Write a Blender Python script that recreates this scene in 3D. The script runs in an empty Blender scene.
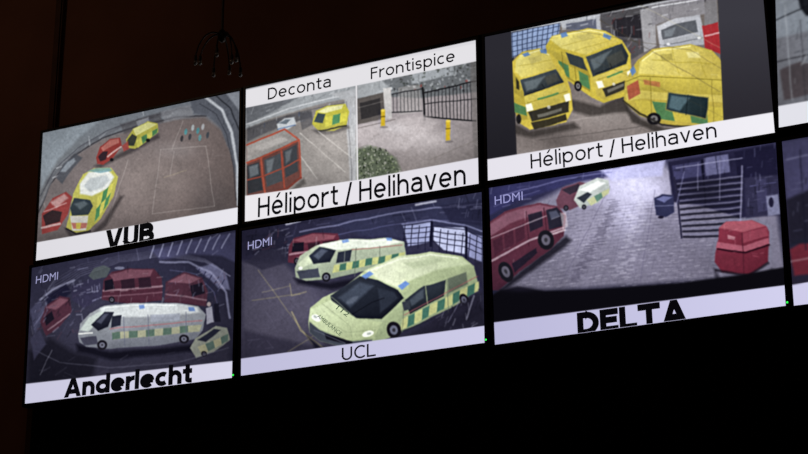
import bpy, bmesh, numpy as np, math
from mathutils import Matrix, Vector
sc=bpy.context.scene
sc.view_settings.view_transform='Standard'
ZO=3.0
# ---------------- camera (solved from the monitor grid) ----------------
C=np.array([4.7999,-5.4326,-1.3971+ZO]);yaw,pit,rol,FPX=-0.4641,0.3138,-0.0104,1456.85
F=np.array([math.sin(yaw)*math.cos(pit),math.cos(yaw)*math.cos(pit),math.sin(pit)])
R=np.array([math.cos(yaw),-math.sin(yaw),0.]);U=np.cross(R,F)
R2=math.cos(rol)*R+math.sin(rol)*U;U2=-math.sin(rol)*R+math.cos(rol)*U
cd=bpy.data.cameras.new('camera');cam=bpy.data.objects.new('camera',cd);sc.collection.objects.link(cam);sc.camera=cam
cd.lens=FPX*36/808;cd.sensor_width=36;cd.clip_end=100
cam.matrix_world=Matrix([[R2[0],U2[0],-F[0],C[0]],[R2[1],U2[1],-F[1],C[1]],[R2[2],U2[2],-F[2],C[2]],[0,0,0,1]])
def W(px,py,y=0.):
    "survey point measured in the photograph -> metres on the plane at depth y"
    d=F+R2*(px-404)/FPX-U2*(py-227)/FPX
    return C+d*((y-C[1])/d[1])
def PX(x,z):
    dx=x-C[0];dy=-C[1];dz=z-C[2]
    q=dx*F[0]+dy*F[1]+dz*F[2]
    return 404+FPX*(dx*R2[0]+dy*R2[1]+dz*R2[2])/q, 227-FPX*(dx*U2[0]+dy*U2[1]+dz*U2[2])/q
# ---------------- materials ----------------
def lin(c):
    c=np.asarray(c,float)/255.
    return np.where(c<=.04045,c/12.92,((c+.055)/1.055)**2.4)
def hx(s): return np.array([int(s[i:i+2],16) for i in (0,2,4)],float)
def mat(name,col,rough=.6,metal=0,noise=0,scale=8,emit=None,spec=.3):
    m=bpy.data.materials.new(name);m.use_nodes=True;nt=m.node_tree;b=nt.nodes['Principled BSDF']
    c=lin(hx(col));b.inputs['Roughness'].default_value=rough;b.inputs['Metallic'].default_value=metal
    b.inputs['Specular IOR Level'].default_value=spec
    b.inputs['Base Color'].default_value=(*c,1)
    if noise:
        n=nt.nodes.new('ShaderNodeTexNoise');n.inputs['Scale'].default_value=scale;n.inputs['Detail'].default_value=6
        r=nt.nodes.new('ShaderNodeValToRGB');r.color_ramp.elements[0].position=.3;r.color_ramp.elements[1].position=.7
        r.color_ramp.elements[0].color=(*(c*(1-noise)),1);r.color_ramp.elements[1].color=(*(c*(1+noise)),1)
        tc=nt.nodes.new('ShaderNodeTexCoord')
        nt.links.new(tc.outputs['Object'],n.inputs['Vector']);nt.links.new(n.outputs['Fac'],r.inputs['Fac']);nt.links.new(r.outputs['Color'],b.inputs['Base Color'])
    if emit:
        b.inputs['Emission Color'].default_value=(*lin(hx(emit[0])),1);b.inputs['Emission Strength'].default_value=emit[1]
    return m
M_bezel=mat('bezel_plastic','0b0b0c',.45)
M_frame=mat('backing_panel_black','0a080a',.9,noise=.3,spec=.05)
M_wall=mat('wall_paint_brown','7a5646',.9,noise=.15,scale=2,spec=.1)
M_ceil=mat('ceiling_paint','4a342c',.9,noise=.2,spec=.1)
M_floor=mat('floor_carpet','2a2624',.95,noise=.3,scale=30,spec=.1)
M_metal=mat('lamp_metal','1a1412',.4,.6,noise=.2)
M_bulb=mat('lamp_bulb_glass','6a645e',.2,spec=.6)
M_led=mat('led_green','10a030',.4,emit=('30ff50',1.2))
M_trim=mat('trim_wood','4a2c1a',.6,noise=.3,scale=12)
def screen_mat():
    m=bpy.data.materials.new('lcd_picture');m.use_nodes=True;nt=m.node_tree;nt.nodes.clear()
    o=nt.nodes.new('ShaderNodeOutputMaterial');e=nt.nodes.new('ShaderNodeEmission');a=nt.nodes.new('ShaderNodeVertexColor');a.layer_name='picture'
    nt.links.new(a.outputs['Color'],e.inputs['Color']);nt.links.new(e.outputs[0],o.inputs['Surface']);return m
M_lcd=screen_mat()
_tm={}
def text_mat(col):
    if col not in _tm:
        m=bpy.data.materials.new('lcd_lettering_'+col);m.use_nodes=True;nt=m.node_tree;nt.nodes.clear()
        o=nt.nodes.new('ShaderNodeOutputMaterial');e=nt.nodes.new('ShaderNodeEmission')
        e.inputs['Color'].default_value=(*lin(hx(col)),1);nt.links.new(e.outputs[0],o.inputs['Surface']);_tm[col]=m
    return _tm[col]
def link(o,par=None):
    sc.collection.objects.link(o)
    if par: o.parent=par
    return o
def meshobj(name,v,f,m,par=None):
    me=bpy.data.meshes.new(name);me.from_pydata([tuple(map(float,p)) for p in v],[],f);me.materials.append(m);me.update()
    return link(bpy.data.objects.new(name,me),par)
def box(name,a,b,m,par=None,bev=0):
    bm=bmesh.new();bmesh.ops.create_cube(bm,size=1)
    for v in bm.verts:
        for i in range(3): v.co[i]=(a[i]+b[i])/2+v.co[i]*(b[i]-a[i])
    if bev: bmesh.ops.bevel(bm,geom=bm.edges[:],offset=bev,segments=2,affect='EDGES')
    me=bpy.data.meshes.new(name);bm.to_mesh(me);bm.free();me.materials.append(m)
    return link(bpy.data.objects.new(name,me),par)
# ---------------- monoline sans-serif letter shapes ----------------
def arc(cx,cy,rx,ry,a0,a1,n=18):
    return [(cx+rx*math.cos(math.radians(a0+(a1-a0)*i/n)),cy+ry*math.sin(math.radians(a0+(a1-a0)*i/n))) for i in range(n+1)]
def glyph(ch,w):
    h=w/2;X=.75 if w<.2 else .74;S=[];P=[]  # S strokes, P slanted strokes
    k=1+(w-.13)*.9
    if ch=='H': g=.78*k;S=[[(h,0),(h,1)],[(g-h,0),(g-h,1)],[(h,.52),(g-h,.52)]]
    elif ch=='D': g=.84*k;m=g*.4;S=[[(h,0),(h,1)],[(h,1-h),(m,1-h)]+arc(m,.5,g-h-m,.5-h,90,-90)+[(h,h)]]
    elif ch in 'FEL':
        g={'F':.62,'E':.70,'L':.66}[ch]*k;S=[[(h,0),(h,1)]]
        if ch!='L': S+=[[(h,1-h),(g,1-h)],[(h,.53),(g*.93,.53)]]
        if ch!='F': S+=[[(h,h),(g,h)]]
    elif ch=='T': g=.84*k;S=[[(0,1-h),(g,1-h)],[(g/2,0),(g/2,1)]]
    elif ch=='A': g=.94*k;P=[((w*.56,0),(g/2,1)),((g-w*.56,0),(g/2,1))];S=[[(g*.24,.29),(g*.76,.29)]]
    elif ch=='V': g=.92*k;P=[((w*.56,1),(g/2,0)),((g-w*.56,1),(g/2,0))]
    elif ch=='v': g=.72*k;P=[((w*.54,X),(g/2,0)),((g-w*.54,X),(g/2,0))]
    elif ch=='/': g=.46;P=[((h,-.14),(g-h,1.02))]
    elif ch=='U': g=.78*k;S=[[(h,1),(h,.38)]+arc(g/2,.38,g/2-h,.38-h,180,360)+[(g-h,1)]]
    elif ch=='C': g=.80*k;S=[arc(.5*k,.5,.5*k-h,.51-h,48,312,26)]
    elif ch=='B':
        g=.78*k;m=g*.5;q=.53;S=[[(h,0),(h,1)],[(h,1-h),(m,1-h)]+arc(m,(1-h+q)/2,g*.93-h-m,(1-h-q)/2,90,-90)+[(h,q)],[(h,q),(m,q)]+arc(m,(q+h)/2,g-h-m,(q-h)/2,90,-90)+[(h,h)]]
    elif ch in 'eé':
        g=.74*k;S=[arc(g/2,X/2,g/2-h,X/2-h,0,318,26),[(h,X/2),(g-h*.5,X/2)]]
        if ch=='é': P=[((.33,.86),(.52,1.1))]
    elif ch=='o': g=.76*k;S=[arc(g/2,X/2,g/2-h,X/2-h,0,360,30)]
    elif ch=='c': g=.63*k;S=[arc(.37*k,X/2,.37*k-h,X/2-h,50,310,22)]
    elif ch=='s':
        g=.57*k;ry=(X-2*h)/4;S=[arc(g/2,X-h-ry,g/2-h,ry,25,270,16)+arc(g/2,h+ry,g/2-h,ry,90,-155,16)[1:]]
    elif ch=='a':
        g=.68*k;t=.43;S=[[(.07,X-h-.05)]+arc(g*.5,X-h-.2,g*.5-h,.2,105,0,12)+[(g-h,0)],[(g-h,t),(g*.46,t)]+arc(g*.43,(t+h)/2,g*.43-h,(t-h)/2,90,270,14)+arc(g*.5,.25,g*.5-h,.25-h,280,350,8)]
    elif ch in 'nh':
        g=.68*k;S=[[(h,0),(h,X if ch=='n' else 1.04)],arc(g/2,X-h-.26,g/2-h,.26,180,0,16)+[(g-h,0)]]
    elif ch=='r': g=.44*k;S=[[(h,0),(h,X)],arc(g,X-h-.28,g-h,.28,180,85,12)]
    elif ch=='l': g=w;S=[[(h,0),(h,1.04)]]
    elif ch=='i': g=w;S=[[(h,0),(h,X)],[(h,1.04-w*1.05),(h,1.04)]]
    elif ch=='t': g=.47*k;x=.14+h;S=[[(x,.96),(x,.2)]+arc(x+.15,.2,.15,.2-h,180,270,8)[1:]+[(g,h)],[(0,X-h),(g,X-h)]]
    elif ch in 'pd':
        g=.76*k;S=[arc(g/2,X/2,g/2-h,X/2-h,0,360,30)]
        S.append([(h,-.28),(h,X)] if ch=='p' else [(g-h,0),(g-h,1.04)])
    else: g=.3
    return S,P,g
def letters(t,w):
    V=[];Fc=[];x=0;sp=.145 if w<.2 else .05
    for n,ch in enumerate(t):
        if ch==' ': x+=.3;continue
        S,P,g=glyph(ch,w)
        for s in S:
            s=[np.array(q,float) for q in s];N=len(s);b=len(V)
            for i in range(N):
                d1=s[i]-s[i-1] if i else None;d2=s[i+1]-s[i] if i<N-1 else None
                if d1 is not None: d1=d1/(np.linalg.norm(d1)+1e-12)
                if d2 is not None: d2=d2/(np.linalg.norm(d2)+1e-12)
                a=d1 if d1 is not None else d2;c=d2 if d2 is not None else d1
                n1=np.array([-a[1],a[0]]);n2=np.array([-c[1],c[0]]);m=n1+n2;m=m/(np.linalg.norm(m)+1e-9)
                q=min(1/max(m@n1,.3),1.5)*w/2
                V+=[s[i]+m*q+(x,0),s[i]-m*q+(x,0)]
            for i in range(N-1): Fc.append((b+2*i,b+2*i+1,b+2*i+3,b+2*i+2))
        for a,c in P:
            L=math.hypot(c[0]-a[0],c[1]-a[1]);hw=w/2*L/max(abs(c[1]-a[1]),.01)
            if ch=='é': hw=w*.5
            b=len(V);V+=[np.array([a[0]-hw+x,a[1]]),np.array([a[0]+hw+x,a[1]]),np.array([c[0]+hw+x,c[1]]),np.array([c[0]-hw+x,c[1]])];Fc.append((b,b+1,b+2,b+3))
        x+=g+sp
    return V,Fc,x-sp
# ---------------- picture painter: colours stored on the display's own vertices ----------------
rng=np.random.RandomState(7)
def pp(s): return np.array([[float(q) for q in t.split(',')] for t in s.split()])
class Scr:
    def __init__(s,corners,nx=480,ny=270):
        s.c=[W(*q) if len(q)==2 else np.array(q) for q in corners] # TL TR BR BL
        s.nx,s.ny=nx,ny
        u=np.linspace(0,1,nx)[None,:,None];v=np.linspace(0,1,ny)[:,None,None]
        TL,TR,BR,BL=s.c
        s.V=(TL*(1-u)*(1-v)+TR*u*(1-v)+BR*u*v+BL*(1-u)*v).reshape(-1,3)
        s.u=np.broadcast_to(u,(ny,nx,1)).ravel();s.v=np.broadcast_to(v,(ny,nx,1)).ravel()
        s.X,s.Y=PX(s.V[:,0],s.V[:,2]);s.X0,s.Y0=s.X,s.Y
        s.X=s.X0+.1*s.field(3.2)+.3*s.field(16);s.Y=s.Y0+.1*s.field(3.2)+.3*s.field(16) # lens wobble
        s.col=np.zeros((nx*ny,3));s.texts=[]
    def field(s,sz):
        nx=int((s.X0.max()-s.X0.min())/sz)+3;ny=int((s.Y0.max()-s.Y0.min())/sz)+3
        g=rng.randn(ny,nx);fx=(s.X0-s.X0.min())/sz;fy=(s.Y0-s.Y0.min())/sz
        ix=fx.astype(int);iy=fy.astype(int);tx=fx-ix;ty=fy-iy;tx=tx*tx*(3-2*tx);ty=ty*ty*(3-2*ty)
        return (g[iy,ix]*(1-tx)+g[iy,ix+1]*tx)*(1-ty)+(g[iy+1,ix]*(1-tx)+g[iy+1,ix+1]*tx)*ty
    def base(s,tl,tr,br,bl):
        u=s.u[:,None];v=s.v[:,None]
        s.col[:]=hx(tl)*(1-u)*(1-v)+hx(tr)*u*(1-v)+hx(br)*u*v+hx(bl)*(1-u)*v
    def _sd(s,P,X,Y,closed=True):
        n=len(P);d=np.full(X.shape,1e9);ins=np.zeros(X.shape,bool)
        for i in range(n if closed else n-1):
            a=P[i];b=P[(i+1)%n];e=b-a;L=e@e+1e-9
            t=np.clip(((X-a[0])*e[0]+(Y-a[1])*e[1])/L,0,1)
            d=np.minimum(d,(X-a[0]-t*e[0])**2+(Y-a[1]-t*e[1])**2)
            if closed and a[1]!=b[1]:
                c=((a[1]>Y)!=(b[1]>Y))&(X<(b[0]-a[0])*(Y-a[1])/(b[1]-a[1])+a[0]);ins^=c
        return np.sqrt(d),ins
    def _mix(s,ix,a,col,col2=None,ax=None):
        c=hx(col)
        if col2 is not None:
            x0,y0,x1,y1=ax;dx,dy=x1-x0,y1-y0
            t=np.clip(((s.X[ix]-x0)*dx+(s.Y[ix]-y0)*dy)/(dx*dx+dy*dy),0,1)[:,None]
            c=c*(1-t)+hx(col2)*t
        a=a[:,None];s.col[ix]=s.col[ix]*(1-a)+c*a
    def _box(s,P,m):
        return np.nonzero((s.X>P[:,0].min()-m)&(s.X<P[:,0].max()+m)&(s.Y>P[:,1].min()-m)&(s.Y<P[:,1].max()+m))[0]
    def p(s,pts,col,a=1,soft=1.1,col2=None,ax=None):
        P=pp(pts) if isinstance(pts,str) else np.array(pts,float)
        ix=s._box(P,soft)
        if not len(ix): return
        d,ins=s._sd(P,s.X[ix],s.Y[ix]);sd=np.where(ins,d,-d)
        s._mix(ix,np.clip(.5+sd/soft,0,1)*a,col,col2,ax)
    def l(s,pts,w,col,a=1,soft=.9):
        P=pp(pts) if isinstance(pts,str) else np.array(pts,float)
        ix=s._box(P,w+soft)
        if not len(ix): return
        d,_=s._sd(P,s.X[ix],s.Y[ix],False)
        s._mix(ix,np.clip(.5+(w/2-d)/soft,0,1)*a,col)
    def e(s,cx,cy,rx,ry,col,a=1,ang=0,soft=1.,n=20):
        t=np.linspace(0,2*math.pi,n,endpoint=False);ca,sa=math.cos(math.radians(ang)),math.sin(math.radians(ang))
        x=rx*np.cos(t);y=ry*np.sin(t)
        s.p(np.stack([cx+x*ca-y*sa,cy+x*sa+y*ca],1),col,a,soft)
    def wheel(s,cx,cy,rx,ry,ang=0,rim='8a8888'):
        s.e(cx,cy,rx,ry,'17151a',1,ang);s.e(cx,cy,rx*.55,ry*.55,rim,.9,ang);s.e(cx,cy,rx*.22,ry*.22,'2a282c',.9,ang)
    def glow(s,cx,cy,rx,ry,col,a,ang=0):
        ca,sa=math.cos(math.radians(ang)),math.sin(math.radians(ang))
        dx=s.X-cx;dy=s.Y-cy;q=((dx*ca+dy*sa)/rx)**2+((-dx*sa+dy*ca)/ry)**2
        s._mix(np.arange(len(s.X)),np.exp(-q)*a,col)
    def checks(s,q,n,m,c1,c2,a=.9,soft=1):
        "battenburg pattern in quad TL TR BR BL"
        Q=pp(q)
        f=lambda u,v:Q[0]*(1-u)*(1-v)+Q[1]*u*(1-v)+Q[2]*u*v+Q[3]*(1-u)*v
        s.p(Q,c1,a,soft)
        for i in range(n):
            for j in range(m):
                if (i+j)%2: s.p([f(i/n,j/m),f((i+1)/n,j/m),f((i+1)/n,(j+1)/m),f(i/n,(j+1)/m)],c2,a,soft)
    def _blur(s,a,sig):
        r=int(3*sig)+1;k=np.exp(-.5*(np.arange(-r,r+1)/sig)**2);k/=k.sum()
        q=np.pad(a,((r,r),(0,0),(0,0)),'edge');a=sum(k[i]*q[i:i+s.ny] for i in range(2*r+1))
        q=np.pad(a,((0,0),(r,r),(0,0)),'edge');return sum(k[i]*q[:,i:i+s.nx] for i in range(2*r+1))
    def finish(s,sat=1,gain=1,sig=.8,off=(0,0,0),sharp=.32,grain=1,vig=.12):
        "camera feed look: slight blur, sharpening, sensor noise, lens fall-off, colour balance"
        s.X,s.Y=s.X0,s.Y0
        for z,m in ((24,.035),(6,.014),(2.6,.016),(1.3,.03)): s.col*=(1+m*grain*s.field(z))[:,None]
        s.col*=(1+vig*.35-vig*((2*s.u-1)**2+(2*s.v-1)**2))[:,None]
        a=s._blur(s.col.reshape(s.ny,s.nx,3),sig);a=a+sharp*(a-s._blur(a,3.2));s.col=np.clip(a.reshape(-1,3),4,255)
        g=s.col@np.array([.3,.59,.11]);s.col=(g[:,None]+(s.col-g[:,None])*sat)*gain+np.array(off,float)
    def clutter(s,pts,n,cols,smin,smax,a=.6):
        "small irregular items / foliage scattered in a region"
        P=pp(pts)
        for k in range(n):
            x=rng.uniform(P[:,0].min(),P[:,0].max());y=rng.uniform(P[:,1].min(),P[:,1].max())
            _,ins=s._sd(P,np.array([x]),np.array([y]))
            if ins[0]:
                s.e(x,y,rng.uniform(smin,smax),rng.uniform(smin,smax)*.8,cols[rng.randint(len(cols))],a,rng.uniform(0,180),.8,6)
    def gear(s,pts,n,cols,L0,L1,angs,a=.5,w=1.1):
        "short edges of shelving, pipes, frames, joints in a region"
        P=pp(pts)
        for k in range(n):
            x=rng.uniform(P[:,0].min(),P[:,0].max());y=rng.uniform(P[:,1].min(),P[:,1].max())
            _,ins=s._sd(P,np.array([x]),np.array([y]))
            if ins[0]:
                t=math.radians(angs[rng.randint(len(angs))]+rng.randn()*2.5);L=rng.uniform(L0,L1)
                s.l([(x,y),(x+L*math.cos(t),y-L*math.sin(t))],rng.uniform(.6,1.5)*w,cols[rng.randint(len(cols))],a*rng.uniform(.35,.75))
    def body(s,pts,n,cols,L0,L1,angs,a=.5): s.gear(pts,n//2,cols,L0,L1,angs,a*.55)
    def text(s,t,bl,br,h,col,w=.13,clip=False,up=None,font=False):
        s.texts.append((t,bl,br,h,col,w,clip,up,font))
def build_text(s,par,t,bl,br,h,col,w,clip,up,font):
    if font:
        cu=bpy.data.curves.new('lettering','FONT');cu.body=t;cu.size=1
        o=bpy.data.objects.new('tmp',cu);sc.collection.objects.link(o)
        dg=bpy.context.evaluated_depsgraph_get();me=bpy.data.meshes.new_from_object(o.evaluated_get(dg));bpy.data.objects.remove(o)
        x0=min(v.co.x for v in me.vertices);x1=max(v.co.x for v in me.vertices);cap=max(v.co.y for v in me.vertices)
    else:
        V,Fc,x1=letters(t,w);x0=0;cap=1
        me=bpy.data.meshes.new('lettering');me.from_pydata([(float(v[0]),float(v[1]),0) for v in V],[],Fc)
    A=W(*bl);B=W(*br)
    H=W(bl[0]+up[0],bl[1]+up[1])-A if up else np.array([0,0,np.linalg.norm(W(bl[0],bl[1]-h)-A)])
    for v in me.vertices:
        a=(v.co.x-x0)/(x1-x0);b=v.co.y/cap
        q=A+(B-A)*a+H*b;v.co=(q[0],-.002,q[2])
    if clip:
        bm=bmesh.new();bm.from_mesh(me)
        BL,BR=s.c[3],s.c[2];e=BR-BL;n=Vector((-e[2],0,e[0]))
        bmesh.ops.bisect_plane(bm,geom=bm.verts[:]+bm.edges[:]+bm.faces[:],plane_co=Vector((BL[0],0,BL[2]+.002)),plane_no=n,clear_inner=True)
        bm.to_mesh(me);bm.free()
    me.materials.clear();me.materials.append(text_mat(col));me.name='lettering'
    link(bpy.data.objects.new('lettering',me),par)
def build_monitor(s,led=True):
    ctr=sum(s.c)/4
    emp=bpy.data.objects.new('video_wall_monitor',None);emp.empty_display_size=.2;link(emp)
    nx,ny=s.nx,s.ny
    me=bpy.data.meshes.new('picture')
    idx=np.arange(nx*ny).reshape(ny,nx)
    f=np.stack([idx[:-1,:-1],idx[1:,:-1],idx[1:,1:],idx[:-1,1:]],-1).reshape(-1,4)
    me.vertices.add(nx*ny);me.vertices.foreach_set('co',s.V.astype(np.float32).ravel())
    me.loops.add(f.size);me.loops.foreach_set('vertex_index',f.astype(np.int32).ravel())
    me.polygons.add(len(f));me.polygons.foreach_set('loop_start',np.arange(0,f.size,4,dtype=np.int32))
    me.update(calc_edges=True)
    at=me.color_attributes.new('picture','FLOAT_COLOR','POINT')
    c=np.ones((nx*ny,4),np.float32);c[:,:3]=lin(np.clip(s.col,0,255));at.data.foreach_set('color',c.ravel())
    me.materials.append(M_lcd);link(bpy.data.objects.new('picture',me),emp)
    def off(d):
        sg=[(-1,1),(1,1),(1,-1),(-1,-1)];return [(q[0]+a*d,q[2]+b*d) for q,(a,b) in zip(s.c,sg)]
    rings=[(0,.001),(0,-.005),(.002,-.007),(.012,-.007),(.0145,-.004),(.0145,.045),(-.06,.075)]
    v=[];fa=[]
    for d,y in rings: v+=[(x,y,z) for x,z in off(d)]
    for k in range(len(rings)-1):
        for i in range(4):
            j=(i+1)%4;fa.append((k*4+i,k*4+j,k*4+4+j,k*4+4+i))
    k=len(rings)-1;fa.append((k*4,k*4+1,k*4+2,k*4+3))
    meshobj('housing',v,fa,M_bezel,emp)
    box('wall_bracket',(ctr[0]-.2,.074,ctr[2]-.15),(ctr[0]+.2,.12,ctr[2]+.15),M_bezel,emp,.005)
    if led:
        q=s.c[2];box('status_led',(q[0]+.004,-.011,q[2]+.008),(q[0]+.011,-.006,q[2]+.015),M_led,emp,.001)
    for t in s.texts: build_text(s,emp,*t)
# ======================= M1 : VUB =======================
s=Scr([(43,133),(240,91),(238,224),(36,261)])
s.base('828a90','72767e','66605f','5e5856')
s.p('36,215 48,185 70,158 100,140 135,128 175,119 205,117 222,130 234,160 240,210 240,265 36,265','7f7472',col2='6b5c57',ax=(70,150,200,230),soft=4)
s.glow(150,180,50,30,'91837d',.6);s.glow(60,240,30,12,'4e4644',.7);s.glow(215,205,22,25,'584f4e',.6);s.glow(150,225,60,10,'5e5350',.5);s.glow(176,150,20,8,'a39a98',.4)
s.p('40,133 100,120 80,137 58,160 41,188','9aa4ac',.85,3)
s.l('38,214 50,184 72,157 102,138 138,126 176,117 206,116',1.6,'3a373b',.8)
s.l('40,205 52,178 74,152 103,134 139,122 177,113 205,111',3,'8f9398',.45)
s.l('40,196 54,170 78,148 106,131 140,119 178,109 205,106',1,'4a4a52',.7)
s.l('47,182 84,145 122,126 170,112',3,'56565c',.5,2)
s.gear('42,190 58,160 90,136 130,118 190,102 206,112 170,118 120,130 80,152 52,182',170,['c8ccd0','2e2e34','6a6c72','dfe2e4','4a4038'],2,7,[80,95,20,35],.7)
s.gear('44,135 130,116 100,128 60,155',40,['c2c8ce','5c626a'],3,9,[15,45],.4)
s.p('56,178 64,164 76,154 82,158 72,170 62,184','4c5058',.8,1.6);s.p('60,172 68,162 74,158 76,161 66,172','9aa2aa',.8,1.6)
s.p('120,124 160,112 162,122 124,134','4a4648',.6,2);s.p('160,111 190,105 194,116 164,122','8b8a8e',.6,2);s.p('136,121 148,117 149,124 138,128','b5b8bc',.5,1.5)
s.p('190,100 240,90 240,215 236,180 230,150 221,128 208,116 194,114','5a5d66',.9,2);s.gear('196,100 238,92 238,200 230,150 215,118',60,['90949c','2c2e34','70747c'],3,9,[70,50,100],.5)
s.l('206,98 222,110 232,132 237,165 238,205',2.8,'c8ccd2',.95,1.6);s.l('215,95 230,108 239,130',1.5,'2c2d33',.8);s.l('200,104 216,114 227,134 233,165 236,200',1,'34353c',.6)
s.p('226,93 240,91 240,112','a8adb6',.7,2)
for x,y,c in ((186,132,'3f9fa6'),(193,128,'b8c8ca'),(198,131,'359098'),(203,127,'b6bcc0'),(208,135,'2e3a44'),(182,139,'222428'),(190,137,'2a2e34'),(200,138,'4f9ca2')):
    s.e(x,y,1.5,3.2,c,.7,10)
for q in ('161,150 152,214','206,146 214,206','161,150 206,146','183,121 172,150','128,160 108,222','152,214 214,206','174,152 170,175'):
    s.l(q,.8,'b4aaa4',.42)
s.l('164,178 186,170',.8,'c8b88c',.3);s.gear('110,150 225,130 232,210 80,240',120,['8e827e','5c504c','766a66'],2,9,[10,80,-10],.25)
s.p('94,166 112,158 130,148 158,134 160,138 130,154 100,168','2e2828',.6,3)
s.p('96,158 100,147 110,139 120,138 122,146 114,158 103,165 97,164','933630',1);s.p('101,148 110,140 119,139 119,143 109,148 103,152','b87064',.8)
s.p('98,157 103,152 108,152 106,160 100,162','2a2026',.9);s.l('108,157 121,147',1.6,'e0d2cc',.7);s.e(112,160,2,1.6,'1c181a')
s.p('126,140 133,129 147,121 157,123 158,132 147,142 135,149 128,148','b0ab40',1);s.p('133,129 147,122 156,124 145,131 136,136','d8d684')
s.checks('136,141 157,128 157,133 138,148',4,1,'c8c34e','3f7a4a');s.p('127,141 132,134 137,137 134,146 128,146','2c3030',.9);s.e(148,141,2,1.8,'1a1a1a');s.p('122,146 128,141 129,149 124,152','a83c34',.8)
s.p('64,228 74,234 92,232 104,220 120,196 124,196 106,226 92,238 70,238','241f1f',.6,3)
s.p('70,212 73,194 83,174 94,168 111,168 118,177 114,196 100,219 88,231 74,233 66,228','c4c054',col2='a8a240',ax=(80,180,112,222));s.p('80,184 88,172 108,170 114,177 108,188 92,196 80,194','e0e2da',soft=2)
s.p('84,186 90,178 106,175 110,180 103,187 90,192','bcc2c2',1,2);s.p('87,171 96,168 110,168 112,171 100,173','6a9aa4',.8)
s.checks('98,196 114,182 108,204 94,222',3,2,'cec852','3a8050');s.p('70,208 74,198 90,200 93,206 88,215 72,216','333d42');s.p('74,204 84,201 88,204 80,210','6b777c',.7,2);s.p('70,216 88,216 86,230 72,231','cfccc0');s.p('71,223 87,223 86,228 73,229','b05444',.8);s.p('76,223 81,223 80,229 76,229','c8bc44',.9)
s.l('66,229 76,234 90,231',1.8,'2a2526')
s.p('42,214 52,198 66,192 72,197 68,214 58,230 42,234','983c38');s.p('50,202 64,194 68,198 56,208','c09490',.9,2);s.p('43,216 52,210 62,212 60,222 46,226','2c2426',.9);s.l('42,228 60,224',2,'d8c8c4',.7);s.l('44,212 66,203',1.2,'e0ccc8',.5);s.body('44,200 70,195 60,230 44,230',12,['e0d4d0','401c1c','c06a60'],2,6,[30,100],.5)
s.finish(.88,1.0,off=(0,1,3))
s.p('30,243.5 239.5,207 242,270 30,270','dedce2',soft=1,col2='e9e7ee',ax=(40,250,238,215))
s.text('VUB',(105,252.5),(154,243.5),21.5,'0a090b',.27,True)
build_monitor(s,False)
# ======================= M2 : Deconta / Frontispice =======================
s=Scr([(246,89),(476,40),(479,184),(245,222)])
s.base('8c8c92','8c8c92','a09896','8c8480')
s.p('240,108 356,84 357,182 240,200','857f7c',soft=1,col2='9c9692',ax=(290,120,310,185))
s.p('240,108 356,84 356,96 310,107 270,118 244,130','a2a7ac',.95,2)
s.p('246,107 300,96 280,108 247,124','60636a',.8,2);s.gear('247,108 350,86 345,95 280,110 248,128',90,['e4e8ec','4a4c52','7c8086','b8bcc0'],2,9,[12,75,30],.6)
s.l('247,124 290,108 345,95',1.2,'e0e2e6',.7);s.l('247,130 290,114 348,102',.8,'5a585c',.8)
s.p('330,94 356,88 357,182 350,182 347,130 344,100','b2b4b8',.9,2);s.l('346,102 350,140 352,182',1,'77767a',.8);s.gear('347,100 356,95 356,175 351,170',16,['d8dadc','8a8a8e'],3,8,[88],.5)
s.p('247,128 272,119 300,112 312,112 312,118 280,126 247,142','4e4e54',.8,2);s.gear('248,126 300,112 330,104 332,108 300,122 248,140',60,['2c2c32','8c8e94','c4c8cc','3c5078'],2,5,[85,12],.6)
s.p('276,124 284,118 294,117 296,124 288,129 278,130','c4c9ce',1,1.5);s.p('278,123 285,119 291,119 286,124','54606c',.8);s.l('277,129 295,125',1.2,'3c5c94',.6)
s.p('299,113 311,110 314,124 302,130','4a4a50',.6)
s.p('312,130 346,124 350,128 336,134 318,134','3c3836',.6,2.5)
s.p('312,124 316,111 328,106 345,104 349,112 346,126 334,131 318,130','beb93e',col2='a8a238',ax=(330,108,334,130));s.p('318,112 328,107 343,105 341,109 326,113','dcda9c');s.p('314,122 318,113 326,114 323,123','39474a')
s.checks('326,117 347,112 346,121 325,127',3,1,'ccc644','3f8058');s.l('318,131 346,126',1.6,'282624',.9)
for q in ('300,133 345,172','318,131 352,158','290,142 318,180','296,190 348,182'): s.l(q,1,'dcd8d2',.6)
s.glow(325,150,22,16,'b4ada8',.55);s.glow(318,182,20,8,'6e6866',.5);s.gear('290,135 348,130 350,178 300,190',70,['b8b2ac','7a7470','8e8884'],2,8,[5,-40,40],.3)
# booth with orange-red framing and glazed sides
s.p('247,199 290,191 304,178 306,184 290,196 247,205','3c3836',.6,3)
s.p('247,148 284,132 298,141 301,178 287,190 247,199','70443e',1,1.1)
s.p('247,145 284,129 299,139 260,157 247,162','a6a09c',1,1.2,'8e8986',(262,140,276,152));s.l('247,163 260,158 299,140 284,129 247,145',1.8,'b0503c',.95);s.p('252,148 281,136 288,140 262,151','c2bdb9',.6,2)
s.p('247,166 259,162 263,190 248,194','34383e',.95);s.p('264,160 280,153 283,181 267,187','4a5056',.95);s.p('283,151 297,144 298,171 286,178','3c4147',.95)
s.p('249,167 258,164 259,174 250,178','7d878e',.7,2);s.p('266,161 274,158 272,170 268,174','8b949a',.6,2);s.p('285,152 292,149 290,160 286,164','7a8288',.6,2)
s.l('261,158 265,194',2,'b8543e',.95);s.l('281,150 285,189',1.6,'a84a38',.95);s.l('299,140 301,178',1.6,'a84a38',.95);s.l('248,180 264,176 284,168 300,159',1.4,'a84a38',.9)
s.l('247,198 266,194 287,189 301,178',2.2,'7e3a30',.9)
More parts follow.
